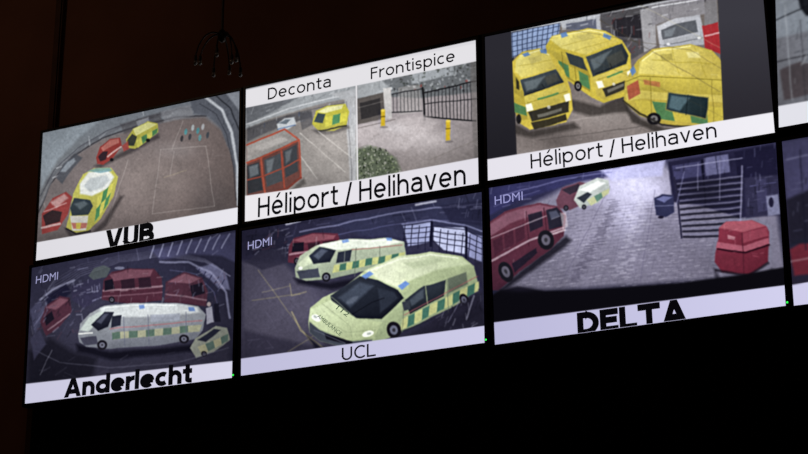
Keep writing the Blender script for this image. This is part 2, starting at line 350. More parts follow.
# Frontispice camera
s.p('357,83 480,57 480,165 357,185','a0979a',soft=1,col2='8a8180',ax=(410,110,420,170))
s.p('357,83 480,57 480,92 420,98 380,96 357,100','6c7074',1,2)
s.p('357,84 380,79 392,88 380,96 357,98','a8acb0',.9,2);s.p('410,73 455,64 456,74 412,84','b6bcc2',.85,2)
s.gear('358,84 478,58 478,80 385,96 358,98',60,['d4d8dc','54585c','2a2c2e'],3,10,[12,85,88],.5)
s.clutter('380,80 478,60 478,80 430,90 385,92',240,['2f352e','4a5148','a5aaae','74787c','363636','c4c8cc'],.6,1.8,.55)
s.clutter('385,88 478,76 478,90 388,98',90,['d4d8dc','4a4c52','2c2c30','8c3c38','9aa0a8'],.8,1.9,.7)
s.p('357,99 384,92 386,118 357,124','58524f',.95,1.2);s.p('360,103 380,98 381,114 361,119','2e2c2e',.9);s.p('383,88 391,87 392,118 385,119','c9c6c4',.9);s.l('357,108 384,101',.8,'8a8480',.5)
s.p('398,88 420,84 421,112 399,115','a8a4a2',.5)
for i in range(14):
    x=424+i*3.6;s.l([(x,92-i*.75),(x+.8,117+i*.3)],.8,'26262a',.9,.7)
s.l('423,93 476,81',1.4,'1f1f23');s.l('425,117 476,121',1.4,'1f1f23');s.l('423,88 425,120',2,'1f1f23');s.l('424,104 476,99',1,'1f1f23',.8)
for i in range(8): s.l([(393+i*3.6,94-i*.6),(393.5+i*3.6,112-i*.2)],.8,'3a3a3e',.75)
s.l('392,94 422,89',1.1,'2a2a2e',.9);s.l('392,112 422,111',1.1,'2a2a2e',.9)
s.p('470,58 480,56 480,160 474,160 472,110','6f6a68',.6,2)
s.p('386,118 425,116 440,122 405,150 365,150 357,140 357,126','b5acad',.8,4)
s.glow(425,140,30,12,'cfc7c8',.6);s.glow(395,128,14,6,'dcd6d8',.55);s.l('357,128 395,119',.9,'6a6260',.7);s.l('430,160 476,140',.9,'7c7470',.6);s.gear('358,125 478,122 478,156 400,165 360,150',90,['c4bcbc','847a78','988e8c'],3,10,[5,25,-20],.28)
for x,y,h in ((383,126,16),(448,141,20)):
    s.p([(x-2.1,y),(x-2.1,y-h),(x+2.1,y-h-.5),(x+2.1,y-.5)],'d0ae24');s.e(x,y-h,2.1,1.3,'ead050');s.l([(x-2,y-h*.6),(x+2,y-h*.6-.4)],1.2,'40300c',.6);s.e(x+1,y+1,4,1.2,'6c6462',.6)
s.p('357,150 368,146 384,150 396,158 401,170 396,178 357,185','55604c',.9,4)
s.clutter('357,148 370,146 386,150 398,160 402,172 394,180 357,186',340,['2a3324','7d8a66','404c36','98a284','1f261c','b0aea8','8c9080'],.5,1.5,.75)
s.finish(.9,1.02)
s.l('356.3,80 357.6,184',1.5,'e9e7ea')
s.p('240,91 480,39 480,60.5 357,85.5 240,109','e4e2e6',soft=1);s.p('240,196.5 357,180 482,157 482,190 240,225','ebe8ec',soft=1,col2='e2dfe8',ax=(250,200,470,170))
s.p('240,88 480,36 480,42.5 240,91.5','c9c8cf',.3)
s.text('Deconta',(268,100),(331,87),11.5,'0f0e12',.135);s.text('Frontispice',(371,79.5),(455,61.5),11.5,'0f0e12',.135)
s.text('Héliport / Helihaven',(258,217.5),(466,184.5),19.5,'0d0c10',.14)
build_monitor(s,False)
# ======================= M3 : Héliport =======================
TR3=W(485,37)+(W(665,0)-W(485,37))*(np.linalg.norm(W(775,133)-W(488,181))/np.linalg.norm(W(665,0)-W(485,37)))
s=Scr([(485,37),tuple(TR3),(775,133),(488,181)],560,315)
s.base('2c2a30','3a383e','2c2a30','232127')
s.p('511,-40 716,-40 724,135 517,165','6c6460',soft=1.2,col2='857b78',ax=(600,30,600,130))
s.p('511,30 560,22 558,44 545,50 528,50 512,58','8ea2c8',1,1.5)
s.p('511,-40 716,-40 706,2 660,8 600,16 556,24 511,33','2c2a2c',1,2);s.gear('511,28 560,20 600,12 660,2 716,-10 716,-40 511,-10',60,['8c8c90','d0d2d6','55555a'],4,16,[11,12,80],.5)
for i in range(10): s.l([(512+i*5.2,31-i*.9),(513+i*4.8,58-i*1.4)],.8,'2a3450',.85)
for i in range(5): s.l([(511,37+i*5),(560,26+i*5)],.8,'33405e',.8)
s.l('511,31 560,22 600,15 715,-8',2,'d8dce2',.8)
s.p('560,22 600,15 602,34 585,30 562,30','b0b3bb',.95,1.5);s.p('566,24 596,19 597,29 566,30','54586a',.9);s.gear('562,22 602,15 602,30 564,30',14,['e4e8ee','2c2e38'],3,8,[10,88],.6)
s.p('600,14 650,6 652,46 632,60 604,40','4e4c50',1,1.5);s.p('612,20 640,14 642,38 616,36','26242a',.95);s.p('640,10 654,7 656,46 644,52','a3a2a6',.9);s.gear('602,14 652,8 652,44 634,56 606,38',60,['8c8c94','1a181e','c4c4c8','6a3030'],2,8,[10,88,60],.6)
s.p('656,26 676,18 700,14 706,44 660,50','c4c5cc',1,1.5,'a4a6ae',(660,20,700,48));s.p('660,30 676,24 696,20 698,32 662,40','50535a',.9);s.p('663,40 700,34 702,44 664,50','a6a8ae',.9);s.l('664,45 702,38',1,'6a6c72',.8);s.p('664,31 676,27 672,36 664,37','8c949c',.6,1.5);s.e(668,44,1.8,1.2,'f0f0f0',.8);s.e(699,38,1.8,1.2,'f0f0f0',.8)
s.p('648,6 704,-6 706,14 676,18 652,26','8c8a90',.9,2);s.l('652,8 704,-2',1.4,'e8eaee',.8);s.gear('650,6 704,-4 705,14 654,24',24,['e0e2e8','5a5860','404048'],3,9,[12,85],.5)
s.p('702,26 718,22 721,54 705,48','a02a30');s.p('706,-10 716,-10 718,22 704,26','7c7a7e',.9);s.l('705,36 719,33',1.6,'e8dcdc',.6)
s.glow(600,115,30,12,'9a918e',.6);s.glow(560,140,40,10,'5c5452',.7);s.l('572,120 640,110',1,'b8aeaa',.4);s.l('540,140 660,124 720,128',1,'4c4644',.5)
s.gear('520,130 720,110 722,132 520,160',80,['9a908c','4e4644','6c6462'],3,10,[8,-30,60],.3)
s.p('566,98 600,106 626,94 630,112 590,116 574,112','332e2c',.8,4);s.p('512,122 530,131 574,122 580,128 532,138 512,134','332e2c',.8,4);s.p('624,104 642,120 664,128 726,132 726,136 660,134 632,122','332e2c',.8,3)
# van (middle)
s.p('546,46 552,36 588,28 606,31 622,40 631,54 632,78 626,96 604,103 592,98 570,82 549,70','c8b440')
s.p('550,39 588,29 606,32 620,41 586,55 562,48','e2d678',soft=1.8,col2='cebb52',ax=(560,35,610,50));s.l('553,37 590,30 604,33',1.2,'faf4b0',.7);s.l('562,46 600,37',.8,'b4a23c',.6);s.l('575,51 612,40',.8,'b4a23c',.6);s.p('576,36 590,33 596,38 582,42','b8ac60',.6,1.5)
s.p('586,57 622,43 629,56 627,64 593,77','3e474c',col2='262c30',ax=(590,55,612,75));s.p('590,60 612,50 600,66 594,70','78848a',.55,2);s.p('606,58 622,50 626,60 610,68','5a5648',.4,2);s.l('596,74 612,68 610,64',.7,'121416',.8)
s.p('593,78 628,65 632,78 628,90 604,100 596,96','d0be58',col2='b4a03e',ax=(605,72,616,98));s.p('602,89 629,79 628,88 606,97','2c2a26',.95);s.p('607,90 624,83 624,86 608,93','77756c',.8);s.l('598,80 630,69',.8,'9c8a2c',.8);s.e(614,84,1.6,1.6,'d8d8d0',.7)
s.p('596,82 602,81 604,87 598,89','f4f2dc');s.p('627,72 631,70 632,76 628,78','f4f2dc');s.l('608,77 622,71.5',1.8,'2e7a50',.7);s.p('583,72 587,71 588,78 584,78','23221c',.9)
s.p('548,48 570,58 584,60 590,76 590,92 570,80 549,68','bcaa40',col2='9c8a2e',ax=(560,50,575,85));s.checks('549,55 588,76 590,90 549,66',4,1,'c9b742','3a7450',.85);s.l('562,52 564,76',.8,'7c6c20',.7);s.l('574,57 576,84',.8,'7c6c20',.7)
s.p('566,52 583,58 587,71 570,64','343c3e');s.wheel(578,86,3.6,5.2,-10);s.wheel(553,69,2.4,3.8,-10)
s.p('560,34 566,32 568,36 562,38','4a78c8',.8);s.p('604,33 612,36 610,40 603,37','4a78c8',.8)
# van (left)
s.p('512,62 522,52 540,48 552,54 564,70 571,90 573,110 566,122 530,130 518,122 513,98','ceb844')
s.p('516,60 524,53 540,49 550,55 556,68 522,78 515,72','e4d87a',soft=1.8,col2='cebb52',ax=(520,55,550,75));s.l('520,56 540,50 549,55',1.2,'fbf5b4',.7);s.l('519,66 553,60',.8,'b4a23c',.6);s.p('528,58 540,55 542,61 530,64','b8ac60',.6,1.5)
s.p('520,80 556,69 564,82 524,96','424b50',col2='282e32',ax=(535,74,542,92));s.p('524,82 545,76 536,88 526,91','7e8a90',.55,2);s.p('544,77 556,73 560,80 548,85','5a5648',.45,2);s.l('526,94 545,88 542,84',.7,'121416',.8)
s.p('523,97 565,84 571,98 568,110 528,120','d2c256',col2='b6a242',ax=(540,90,550,118));s.p('528,112 569,101 569,112 532,122','2b2926',.95);s.p('537,115 562,108 562,111 538,118','77756c',.8);s.l('527,103 568,91',.8,'9c8a2c',.8);s.e(549,107,1.8,1.8,'d8d8d0',.7)
s.p('524,105 531,103 533,110 526,112','f6f4e0');s.p('564,95 570,93 571,100 566,102','f6f4e0');s.l('538,99 558,93',2,'2f7c50',.7)
s.p('513,72 519,80 524,97 528,120 518,120 513,100','a89636');s.checks('513,92 524,98 527,116 515,112',1,2,'bca83a','3a7450',.85);s.p('531,123 566,114 567,120 534,130','24211f',.9);s.e(519,119,2.6,5,'1f1d1d');s.p('516,78 519,82 519,90 516,88','23221c',.9)
s.p('522,54 528,52 530,55 524,57','4a78c8',.8);s.p('540,49 547,50 547,54 541,53','4a78c8',.8)
# van (right, seen along its side)
s.p('625,80 638,60 652,49 690,44 712,50 723,62 726,128 690,128 662,124 640,116 624,102','baa642')
s.p('640,62 654,50 690,45 710,51 722,62 722,79 690,77 638,74','dccd6c',soft=1.8,col2='c2af4c',ax=(660,50,700,78));s.l('642,61 655,51 690,46',1.2,'fcf6b4',.7)
s.l('652,60 716,64',.9,'a8962c',.6);s.l('672,48 680,76',.9,'a8962c',.5);s.l('694,47 706,77',.9,'a8962c',.5);s.p('660,55 672,53 674,60 662,61','a89a48',.9);s.p('686,52 698,52 700,58 688,58','f2eaa8',.6,1.5);s.body('642,60 712,52 720,76 644,72',30,['f4ecae','9c8c38','bcb070'],3,12,[-4,80,-30],.4)
s.p('626,80 640,74 722,79 724,96 640,92 628,96','cab84a',col2='b09e3c',ax=(680,78,678,95))
s.checks('634,100 724,108 725,127 642,117',5,1,'c8b644','3a7450',.85);s.p('626,94 640,91 724,96 724,103 640,99 627,101','cebc56')
s.p('668,92 709,98 706,119 666,110','2b3c42',col2='1c282c',ax=(670,92,705,118));s.p('671,95 690,98 680,111 669,108','5f7a84',.7,2);s.l('668,92 709,98 706,119 666,110 668,92',1,'9c9048',.8);s.l('688,95 686,115',.8,'141c20',.8)
s.p('627,86 638,80 640,94 629,100','a2403a',.8);s.p('643,80 660,82 660,87 644,85','b0503f',.6);s.l('650,78 652,120',.8,'7c6c20',.7);s.l('712,80 714,126',.8,'7c6c20',.7)
s.wheel(654,119,7,6);s.l('624,101 640,114 662,125 724,129',2,'24211f',.8)
s.p('630,70 634,66 636,72 632,76','4a78c8',.8);s.l('625,82 640,76 722,80',.8,'6a5c18',.7)
s.l('600,20 720,92',1,'4a4030',.35);s.l('560,28 690,50 724,70',.8,'4a4030',.35);s.l('640,5 724,50',.8,'d0c8a0',.3);s.l('590,60 680,96 724,118',.8,'4a4030',.2)
for x in range(518,722,12): s.l([(x,0),(x+4,160)],.6,'ffffff',.04,2)
s.finish(.94,1.02,sig=.9,vig=0)
s.p('485,30 510.5,24 517,165 487,172','2b2a31',1,1.2,'1f1e24',(500,60,500,160));s.p('715.5,-60 800,-60 800,130 724,135','3b3a42',1,1.2,'2c2a31',(740,20,750,110))
s.p('480,160.5 780,111 780,140 480,190','e6e3ec',soft=1,col2='f1eff6',ax=(490,170,770,120))
s.text('Héliport / Helihaven',(531,169),(717,137.5),14.8,'121116',.13)
build_monitor(s,False)
t4,b4=W(775,-22),W(779,128)
s=Scr([tuple(t4),tuple(t4+np.array([1.21,0,0])),tuple(b4+np.array([1.21,0,0])),(779,128)],300,170)
s.base('5a5f68','7c828c','6c6a70','5c5a60')
s.p('770,-30 830,-30 820,60 800,90 770,100','8a919b',.9,3);s.p('770,40 812,30 830,100 770,110','6f7078',.9,3)
s.l('776,20 812,4',1.2,'22242a',.8);s.l('776,62 830,50',1.5,'34343a',.8);s.p('796,-10 840,-20 840,12 806,16 800,8','15161c',.95,2);s.p('780,70 800,62 830,66 830,90 784,100','4c4448',.9,2);s.l('785,5 792,100',1,'a8adb4',.7);s.l('800,20 806,100',.8,'303036',.7)
s.gear('778,-10 840,-20 840,95 780,100',60,['c0c6cc','2c2e34','50525a'],4,14,[15,85,60],.5)
s.p('820,30 1000,10 1000,80 830,96','85807e',.9,6);s.finish()
s.p('770,107.5 1100,50 1100,150 770,150','e2e2ea')
build_monitor(s,False)
# ======================= M5 : Anderlecht =======================
s=Scr([(32,268),(236,230),(232.5,378),(25,404)])
s.base('34334a','2a293e','1c1b28','1a1924')
s.glow(130,330,80,30,'3e3c4c',.9);s.glow(60,300,30,30,'2c2b3c',.8)
s.p('25,340 45,320 70,350 110,362 180,356 228,340 232,378 25,395','2c2a38',.9,6)
for k in range(6):
    r=k*6.5;s.l([(34+r*.3,330-r),(50+r*.2,298-r*.6),(80,276-r*.35),(120,262-r*.2),(165,256-r*.2),(205,262-r*.1),(230,276)],.9,'74748e',.4-.04*k)
s.gear('34,272 230,234 232,262 160,256 90,270 45,298',110,['8c8eb0','15141f','56567a','b4b6d0'],3,12,[12,60,100,35],.5)
s.p('150,250 236,232 236,262 222,256 190,254 160,260','50507a',.6,3)
for i in range(9): s.l([(150+i*9,258-i*1.2),(154+i*9.4,246-i*1.5)],1.5,'c4c8ea',.45)
s.p('196,268 212,264 226,274 230,290 218,288 208,278','8c8eb8',.55,2)
for i in range(5): s.l([(200+i*6,268+i*3),(194+i*5,280+i*4)],.9,'20203a',.8)
s.l('160,262 188,262 210,272 226,292 230,318',2,'9c9ec0',.6,1.5);s.l('170,270 196,274 214,292 220,312',1,'5a5c84',.5)
s.l('40,300 52,290 74,280',2,'b0b2d0',.55,1.5);s.p('44,298 66,284 72,292 52,310','16152a',.8,2);s.l('34,326 44,312 60,304',1.2,'a6a8cc',.45);s.p('30,310 40,300 46,316 34,336','50506e',.6,2)
s.p('40,322 46,306 60,296 70,298 72,312 58,328 46,336','4e2430',.9,1.6);s.p('46,308 60,298 69,300 56,310','84505c',.8,1.6);s.p('44,318 52,311 54,319 46,326','14121c',.9);s.l('48,330 70,314',1.4,'b498a0',.5)
s.gear('30,300 80,276 86,330 60,340 30,360',100,['7c7e9c','121119','4a4a62','a4a6be','5a3440'],2,8,[40,100,60,10],.5)
s.p('72,286 100,276 104,296 84,308 72,300','302c46',.7,2);s.gear('72,286 100,278 102,300 76,304',40,['8486a4','14131c','aaacc4'],2,7,[90,15],.6)
s.p('102,300 104,280 112,272 130,268 154,269 162,278 162,300 132,304','4a222e',1,1.3);s.p('110,275 130,269 153,270 150,276 114,281','744450',.85);s.l('104,291 162,286',2,'a88a92',.6);s.p('105,281 113,279 115,289 105,291','14121c',.95)
s.p('121,280 134,278 135,288 122,289','241620',.8);s.p('138,278 150,277 151,287 139,288','241620',.8);s.l('104,297 162,292',1.2,'8c6470',.5);s.wheel(112,300,3,3.4,0,'60606c')
s.body('104,272 162,268 162,300 104,302',40,['a07880','1c0e14','c0b0b4','2c141c'],2,8,[4,90],.7)
s.p('164,302 166,282 184,272 202,277 208,292 206,306 164,302','4c2530',.9,1.5);s.p('168,282 184,274 200,278 190,284','80505c',.8,1.5);s.p('190,286 202,282 205,293 192,297','14121c',.9);s.l('166,294 206,300',1.6,'a88a92',.45)
s.gear('164,270 226,274 228,310 206,306 164,300',60,['8c8ca8','14131c','5a3c48','a8aac4','3c3c54'],2,8,[95,20,60],.45)
s.p('88,276 94,268 104,265 111,268 107,277 93,280','5c6c5c',.55);s.e(120,268,5,1.5,'c8cce8',.4)
s.p('76,344 110,352 200,344 210,330 214,336 204,350 112,360 78,352','0c0b12',.85,4)
s.p('78,336 80,324 90,313 104,306 130,303 175,303 198,306 206,314 203,330 196,339 160,345 110,349 86,347 79,342','8f9496',col2='5e626a',ax=(140,306,144,346))
s.p('100,308 130,304 176,304 197,307 200,312 170,316 125,317 100,316','b6bcba',soft=2.2);s.p('80,330 88,318 98,312 106,312 98,322 88,332','b0bcb2',soft=1.6);s.l('104,308 132,305 176,305',1,'e8ece8',.6);s.body('106,306 196,306 196,312 110,315',26,['eef2ee','8c9094','a4aaa8'],4,14,[2,80],.6)
s.p('91,325 104,312 114,312 108,327 98,331','262836',col2='12131c',ax=(98,314,104,330));s.p('96,322 104,314 108,314 101,324','5c6074',.6,1.6);s.p('112,316 122,315 121,326 111,328','20222e');s.p('150,315 180,313 180,320 151,322','868c98',.8)
s.p('112,333 202,324 200,331 113,340','98986c',.75);[s.p([(112+i*17,333-i*1.7),(120.5+i*17,332.2-i*1.7),(120.5+i*17,339-i*1.7),(112+i*17,340-i*1.7)],'365448',.8) for i in range(5)]
s.l('110,329 202,320',1,'a84c4c',.6);s.l('124,317 125,346',.8,'54586a',.7);s.l('148,315 149,344',.8,'54586a',.7);s.l('186,312 187,340',.8,'54586a',.7)
s.p('80,338 96,336 98,344 84,346','3a3a48');s.l('79,334 92,333',1.4,'e8eae0',.8);s.wheel(102,345,5,5,0,'6a6c7c');s.wheel(184,339,5,4.6,0,'6a6c7c')
s.p('139,305 144,304.5 145,308 140,309','4a70b8',.8);s.p('188,307 194,307 195,311 189,311','4a70b8',.8)
s.p('206,308 212,306 214,322 207,324','b8b8c4',.7);s.e(209,304,2,2.3,'b8a8a0',.8);s.p('214,304 219,303 221,322 215,322','15141f',.9)
s.p('190,348 196,338 216,326 227,328 230,340 214,352 196,358','787c6c');s.checks('198,347 228,334 228,341 202,355',4,1,'989468','34504a',.8);s.p('198,340 214,329 221,330 206,342','20222e');s.wheel(204,354,3,3,0,'50505c')
s.p('28,352 50,338 74,352 98,358 92,378 28,384','131219',.75,6);s.l('34,350 60,362 110,368 180,362 228,348',1.2,'6c6c80',.3);s.l('40,374 52,350',1,'8c8c9c',.35)
s.p('30,338 40,330 46,344 34,360','3a3950',.8,2);s.gear('40,360 230,350 230,362 30,384',60,['4c4a5c','14131a','5c5a6c'],4,14,[8,-20,30],.35)
s.finish(.78,1.1,off=(0,0,4),vig=.18)
s.p('20,384.5 236,360.5 236,385 20,410','cbc9e0',soft=1,col2='d8d6ea',ax=(40,390,230,370))
s.text('Anderlecht',(64,398),(192,382.5),18.5,'09080c',.25)
s.text('HDMI',(36,284),(58,279.5),7.5,'9c9cc4',font=True)
build_monitor(s)
# ======================= M6 : UCL =======================
s=Scr([(242,231),(482,192),(485,343),(241,376)])
s.base('262438','383856','2a2838','221f2e')
s.glow(300,310,50,30,'5c586a',.9);s.glow(270,330,30,20,'3e3a4c',.7)
s.p('242,262 285,262 310,290 305,330 330,350 243,360','4e4a5a',.8,6);s.p('243,330 310,345 350,352 300,372 242,376','2c2938',.8,5)
s.p('330,222 482,194 482,250 440,236 400,238 360,236','30324e',.9,4)
s.gear('243,232 480,194 480,222 400,226 300,234 244,250',130,['74749c','12111c','a4a6cc','4a4a68'],4,16,[10,12,70,110],.5)
s.l('300,232 400,212 482,204',1.6,'9092bc',.6);s.l('330,236 420,220 482,222',1,'5c5e8c',.6);s.p('246,236 286,228 288,248 246,256','201f30',.8,2)
for q in ('330,214 352,210','372,207 392,203','416,205 436,202','286,224 300,221'): s.l(q,2,'e4e6f8',.75,1.4)
s.gear('246,236 288,228 288,256 246,262',60,['7c7c98','121119','a4a4bc','563440'],2,8,[88,10,40],.55)
s.p('403,226 432,222 430,242 408,246','a4acd8',.95,1.3);s.p('434,227 463,228 471,234 466,254 444,250 434,240','c4cbee',.95,1.3);s.p('467,233 482,236 482,262 468,256','9ca2d2',.9,1.3)
for i in range(11): s.l([(405+i*7.2,223+i*1.3),(403.5+i*7.2,245+i*1.6)],.9,'1c1c32',.85,.7)
for i in range(4): s.l([(403,229+i*5),(434,226.5+i*5),(464,230+i*5.5),(482,238+i*5.5)],.9,'1c1c32',.8,.7)
s.l('432,220 431,246',2.4,'15152a');s.l('466,226 466,258',2.4,'15152a');s.l('402,224 432,220 466,226 482,231',1.6,'8c90bc',.7)
s.p('440,206 482,200 482,226 450,222','22223a',.7,2);s.gear('444,206 482,202 482,226 450,220',20,['8c8eb4','10101c'],4,10,[5,80],.5)
s.p('288,262 289,246 294,238 312,233 338,233 342,246 338,258 304,264','602634',1,1.3);s.p('293,240 312,234 336,235 334,239 306,243','904e58',.85);s.l('290,254 340,248',2,'c8a4ac',.6);s.p('293,243 304,242 304,251 292,252','14121c',.95)
s.p('308,244 320,242 320,251 309,252','2c1820',.85);s.p('323,242 336,240 337,249 324,250','2c1820',.85);s.wheel(297,261,3,3.6,0,'60606c');s.body('290,236 340,234 338,258 290,262',30,['c8a8ac','240e14','e0d8da'],2,8,[5,90],.6)
s.p('246,262 262,250 286,248 288,262 262,270','2a2838',.8,2)
s.p('294,278 330,283 400,270 408,258 412,262 404,276 332,290 298,284','100f18',.85,4)
s.p('295,268 300,256 316,246 340,240 388,238 404,242 406,256 400,266 360,272 330,279 306,281 296,277','b0bc9c',col2='88967a',ax=(350,242,354,276))
s.p('318,246 340,241 388,239 403,242 380,247 336,250','dee6d2',soft=2);s.p('298,264 308,255 318,253 314,262 302,268','c2cea8',soft=1.5);s.l('320,245 342,241 388,240',1,'f4f8ec',.6)
s.p('309,256 320,247 336,250 330,262 314,264','2a303c',col2='161a24',ax=(318,250,324,264));s.p('314,256 322,249 328,251 319,260','606a7c',.6,1.6);s.p('338,252 352,250 350,261 336,263','262c38');s.l('345,251 344,262',.8,'8a9484',.7)
s.p('334,265 405,252 403,259 332,273','bcc06c',.9);[s.p([(340+i*13,264-i*2.4),(346.5+i*13,262.8-i*2.4),(346+i*13,269.8-i*2.4),(339+i*13,271-i*2.4)],'2c6454',.9) for i in range(5)]
s.p('297,271 318,268 320,277 300,279','3a3e4a');s.e(301,268,2,1.6,'f4f8e8');s.wheel(326,277,4.4,4.8,0,'707484');s.wheel(392,265,4.2,4.4,0,'707484')
s.p('342,240.5 348,239.5 349,242.5 343,243.5','5a84d0',.8);s.p('386,238 392,238 392,241 387,241','5a84d0',.8);s.l('352,250 402,245',1,'a85050',.6);s.l('356,248 355,276',.8,'5a6454',.7);s.l('380,246 380,270',.8,'5a6454',.7)
for q in ('258,270 312,344','288,352 318,332','252,300 300,294'): s.l(q,1.2,'a89c60',.3)
s.l('292,312 300,330 326,350',1.6,'c8ba70',.45);s.l('290,284 292,296 306,292',1.4,'a89c68',.4);s.l('262,292 290,286',1,'a89c68',.3);s.gear('244,270 300,285 306,340 244,356',80,['66627a','36323f','524e60'],3,12,[10,-50,40],.3)
s.p('306,334 320,346 374,350 440,326 480,304 484,312 440,336 378,360 318,354','0f0e18',.85,4)
s.p('308,322 310,308 322,298 342,289 366,270 398,256 430,252 462,256 474,266 479,288 462,302 430,318 398,334 372,345 346,347 320,341 309,332','b2c18c',col2='869668',ax=(400,265,430,325))
s.p('366,271 398,257 430,253 460,257 470,264 436,270 412,280 398,288 380,280','d4dcb6',soft=2.4,col2='bac898',ax=(390,262,455,270));s.l('372,270 400,259 430,255 458,258',1.2,'f0f6de',.6);s.body('374,272 400,260 462,258 440,268 400,284',34,['f4f8e6','98a67c','c8d4a8'],4,16,[18,4,80],.5)
s.p('404,263 436,258 446,261 414,269','a8b68a',.6,2);s.p('330,296 360,276 378,280 398,290 404,298 382,319 356,318 332,306','262c36',col2='12151c',ax=(355,282,372,320))
s.p('338,298 360,282 374,286 350,307','525e70',.55,3);s.p('378,288 394,292 398,298 380,313','343c4a',.5,2);s.l('331,297 358,320 384,321',1,'8c9878',.6);s.l('352,314 372,302 384,298',.8,'0a0b10',.8);s.e(352,300,7,2.4,'8a94a4',.3,-30,2)
s.p('310,310 330,300 356,318 382,322 374,338 346,340 318,328 309,320','c4d2a0',soft=1.5,col2='a6b480',ax=(330,305,350,338));s.l('322,304 350,326 352,339',.8,'8a986c',.6);s.l('312,314 346,332 376,330',.8,'8a986c',.5)
s.p('309,322 320,330 346,341 372,340 372,345 346,347 320,341 309,332','3c424c');s.p('324,333 352,341 352,345 326,339','14141c');s.l('314,330 345,343',.8,'707684',.6)
s.e(316,318,5,3.2,'f2f8e6',1,25);s.e(315,317,2,1.4,'8a948c',.7,25);s.e(368,334,6,3,'f2f8e0',1,-15);s.e(369,334,2.4,1.4,'8a948c',.7,-15)
s.p('405,300 424,286 446,280 444,296 410,314','2c343c',col2='161b20',ax=(420,286,428,310));s.p('410,300 424,289 424,298 412,306','5c6874',.5,2)
s.l('426,286 428,304',1,'9aa878',.8);s.p('448,279 466,272 468,284 448,294','465046',.7,1.5)
s.p('402,319 479,281 478,291 400,331','bcc074',.9)
for i in range(5): s.p([(408+i*15,316-i*7.4),(415+i*15,312.5-i*7.4),(414+i*15,324-i*7.6),(407+i*15,327.6-i*7.6)],'2c6454',.9)
s.l('404,315 478,276',1.1,'a85454',.6);s.l('396,334 440,316 478,294',1.6,'23262e',.8);s.l('447,280 448,312',.8,'5a6450',.7);s.l('404,300 402,332',.8,'5a6450',.7)
s.wheel(394,330,7,8.6,-20,'6c7084');s.wheel(464,300,4.6,6.6,-20,'6c7084')
s.p('362,276 370,271 374,274 366,279','5a84d0',.9);s.p('398,286 406,281 410,284 402,290','5a84d0',.9);s.p('402,302 410,300 411,309 404,311','30363c')
s.p('440,316 482,292 485,330 410,344 396,342','211f2c',.85,4);s.l('448,322 460,300',1,'8484a0',.5);s.l('466,320 474,296',1.5,'c8c8e0',.4);s.p('474,262 482,262 484,296 480,286','262438',.8,2);s.gear('440,312 484,292 484,330 420,342',50,['6c6a80','100f16','9c9cb0'],3,9,[30,70,100],.5)
s.finish(.82,1.08,off=(0,0,4),vig=.15)
s.p('238,359 490,325 490,350 238,382','c1bfdc',soft=1,col2='cdcbe8',ax=(250,365,480,335))
s.text('UCL',(342,361),(376,356),13,'15131c',.135)
s.text('HDMI',(248,250),(272,245),8,'a4a4d0',font=True)
s.text('AMBULANCE',(317,317),(340,336),4,'3a5440',up=(2.6,-3.2),font=True)
s.text('112',(336,309),(347,317),5,'3a5440',up=(3.2,-3.6),font=True)
build_monitor(s)
# ======================= M7 : DELTA =======================
s=Scr([(489,188),(776,142.5),(786,306),(495,345)],540,304)
s.base('2a294a','383656','15141f','15141f')
s.p('489,225 560,190 600,170 660,160 700,200 776,210 786,272 640,285 500,292','7e7990',1,6,'6a6678',(600,180,600,280))
s.glow(585,225,24,34,'948fa6',.7);s.glow(700,262,40,14,'6c677a',.7);s.glow(540,270,40,18,'686476',.7)
s.glow(632,186,34,24,'d8d6f6',1);s.glow(626,212,20,26,'bebbda',.75)
s.p('489,188 620,167 612,176 570,184 520,200 489,215','30305e',.95,3);s.p('600,170 665,160 662,176 612,180','bcbcec',.9,3);s.l('500,196 560,180 612,172',1.4,'7474ac',.6);s.l('494,206 540,190',1,'5c5c90',.6)
s.gear('490,190 612,170 600,180 530,196 490,216',70,['8c8ebc','15152c','4c4c80'],4,14,[14,80,12],.5)
# paving courses
for i in range(26):
    y=206+i*3.1+i*i*.02;s.l([(500,y+16),(640,y-3),(730,y-8)],.7,'3c384c',.22,.8)
for i in range(30):
    x=520+i*8;s.l([(x+18,205),(x,288)],.7,'3c384c',.13,.8)
for q in ('550,200 505,284','610,186 560,285','655,190 640,282'): s.l(q,.9,'4a4460',.35)
for k in range(650):
    x=rng.uniform(508,735);y=rng.uniform(208,288);L=rng.uniform(2,5);s.l([(x,y),(x+L,y-L*.13)],.9,('dcd8e6','322e3e','aca6ba')[rng.randint(3)],.2,.8)
for k in range(60):
    y=200+k*1.4;x=618-k*.75+rng.randn()*3;s.l([(x-4,y),(x+4,y-.6)],1,'241f32',.3)
for k in range(44):
    y=196+k*1.9;x=640-k*.4+rng.randn()*6;s.l([(x-3,y),(x+3,y-.5)],1.4,'f0eefa',.2,1.4)
# red fire engine at left : cab at right end, body running to lower left
s.p('489,262 500,292 520,280 566,246 572,240 566,236 540,256 500,288','131119',.85,4)
s.p('489,222 505,211 540,203 558,206 566,216 564,236 550,250 520,272 498,290 490,290','602a38',1,1.3,'441c2a',(510,225,530,275));s.p('489,224 506,213 540,205 556,207 540,213 510,223 490,236','845060',.9,1.8)
s.p('546,210 557,207 564,216 563,226 549,230','20202c',.95);s.p('549,212 556,210 560,216 551,220','5a6078',.6,1.5);s.p('528,215 542,211 543,226 530,232','1c1a26',.9);s.l('544,208 547,236',1,'3c1824',.9);s.l('526,212 529,246',1,'3c1824',.8)
for i in range(3): s.p([(493+i*11,240-i*6),(502+i*11,235-i*6),(503+i*11,250-i*6),(494+i*11,257-i*6.5)],'421c2a',.8)
s.body('490,226 560,208 562,234 500,280',60,['c0a8b0','1c0c14','8c5060','e0d8dc'],2,9,[24,88,30],.6)
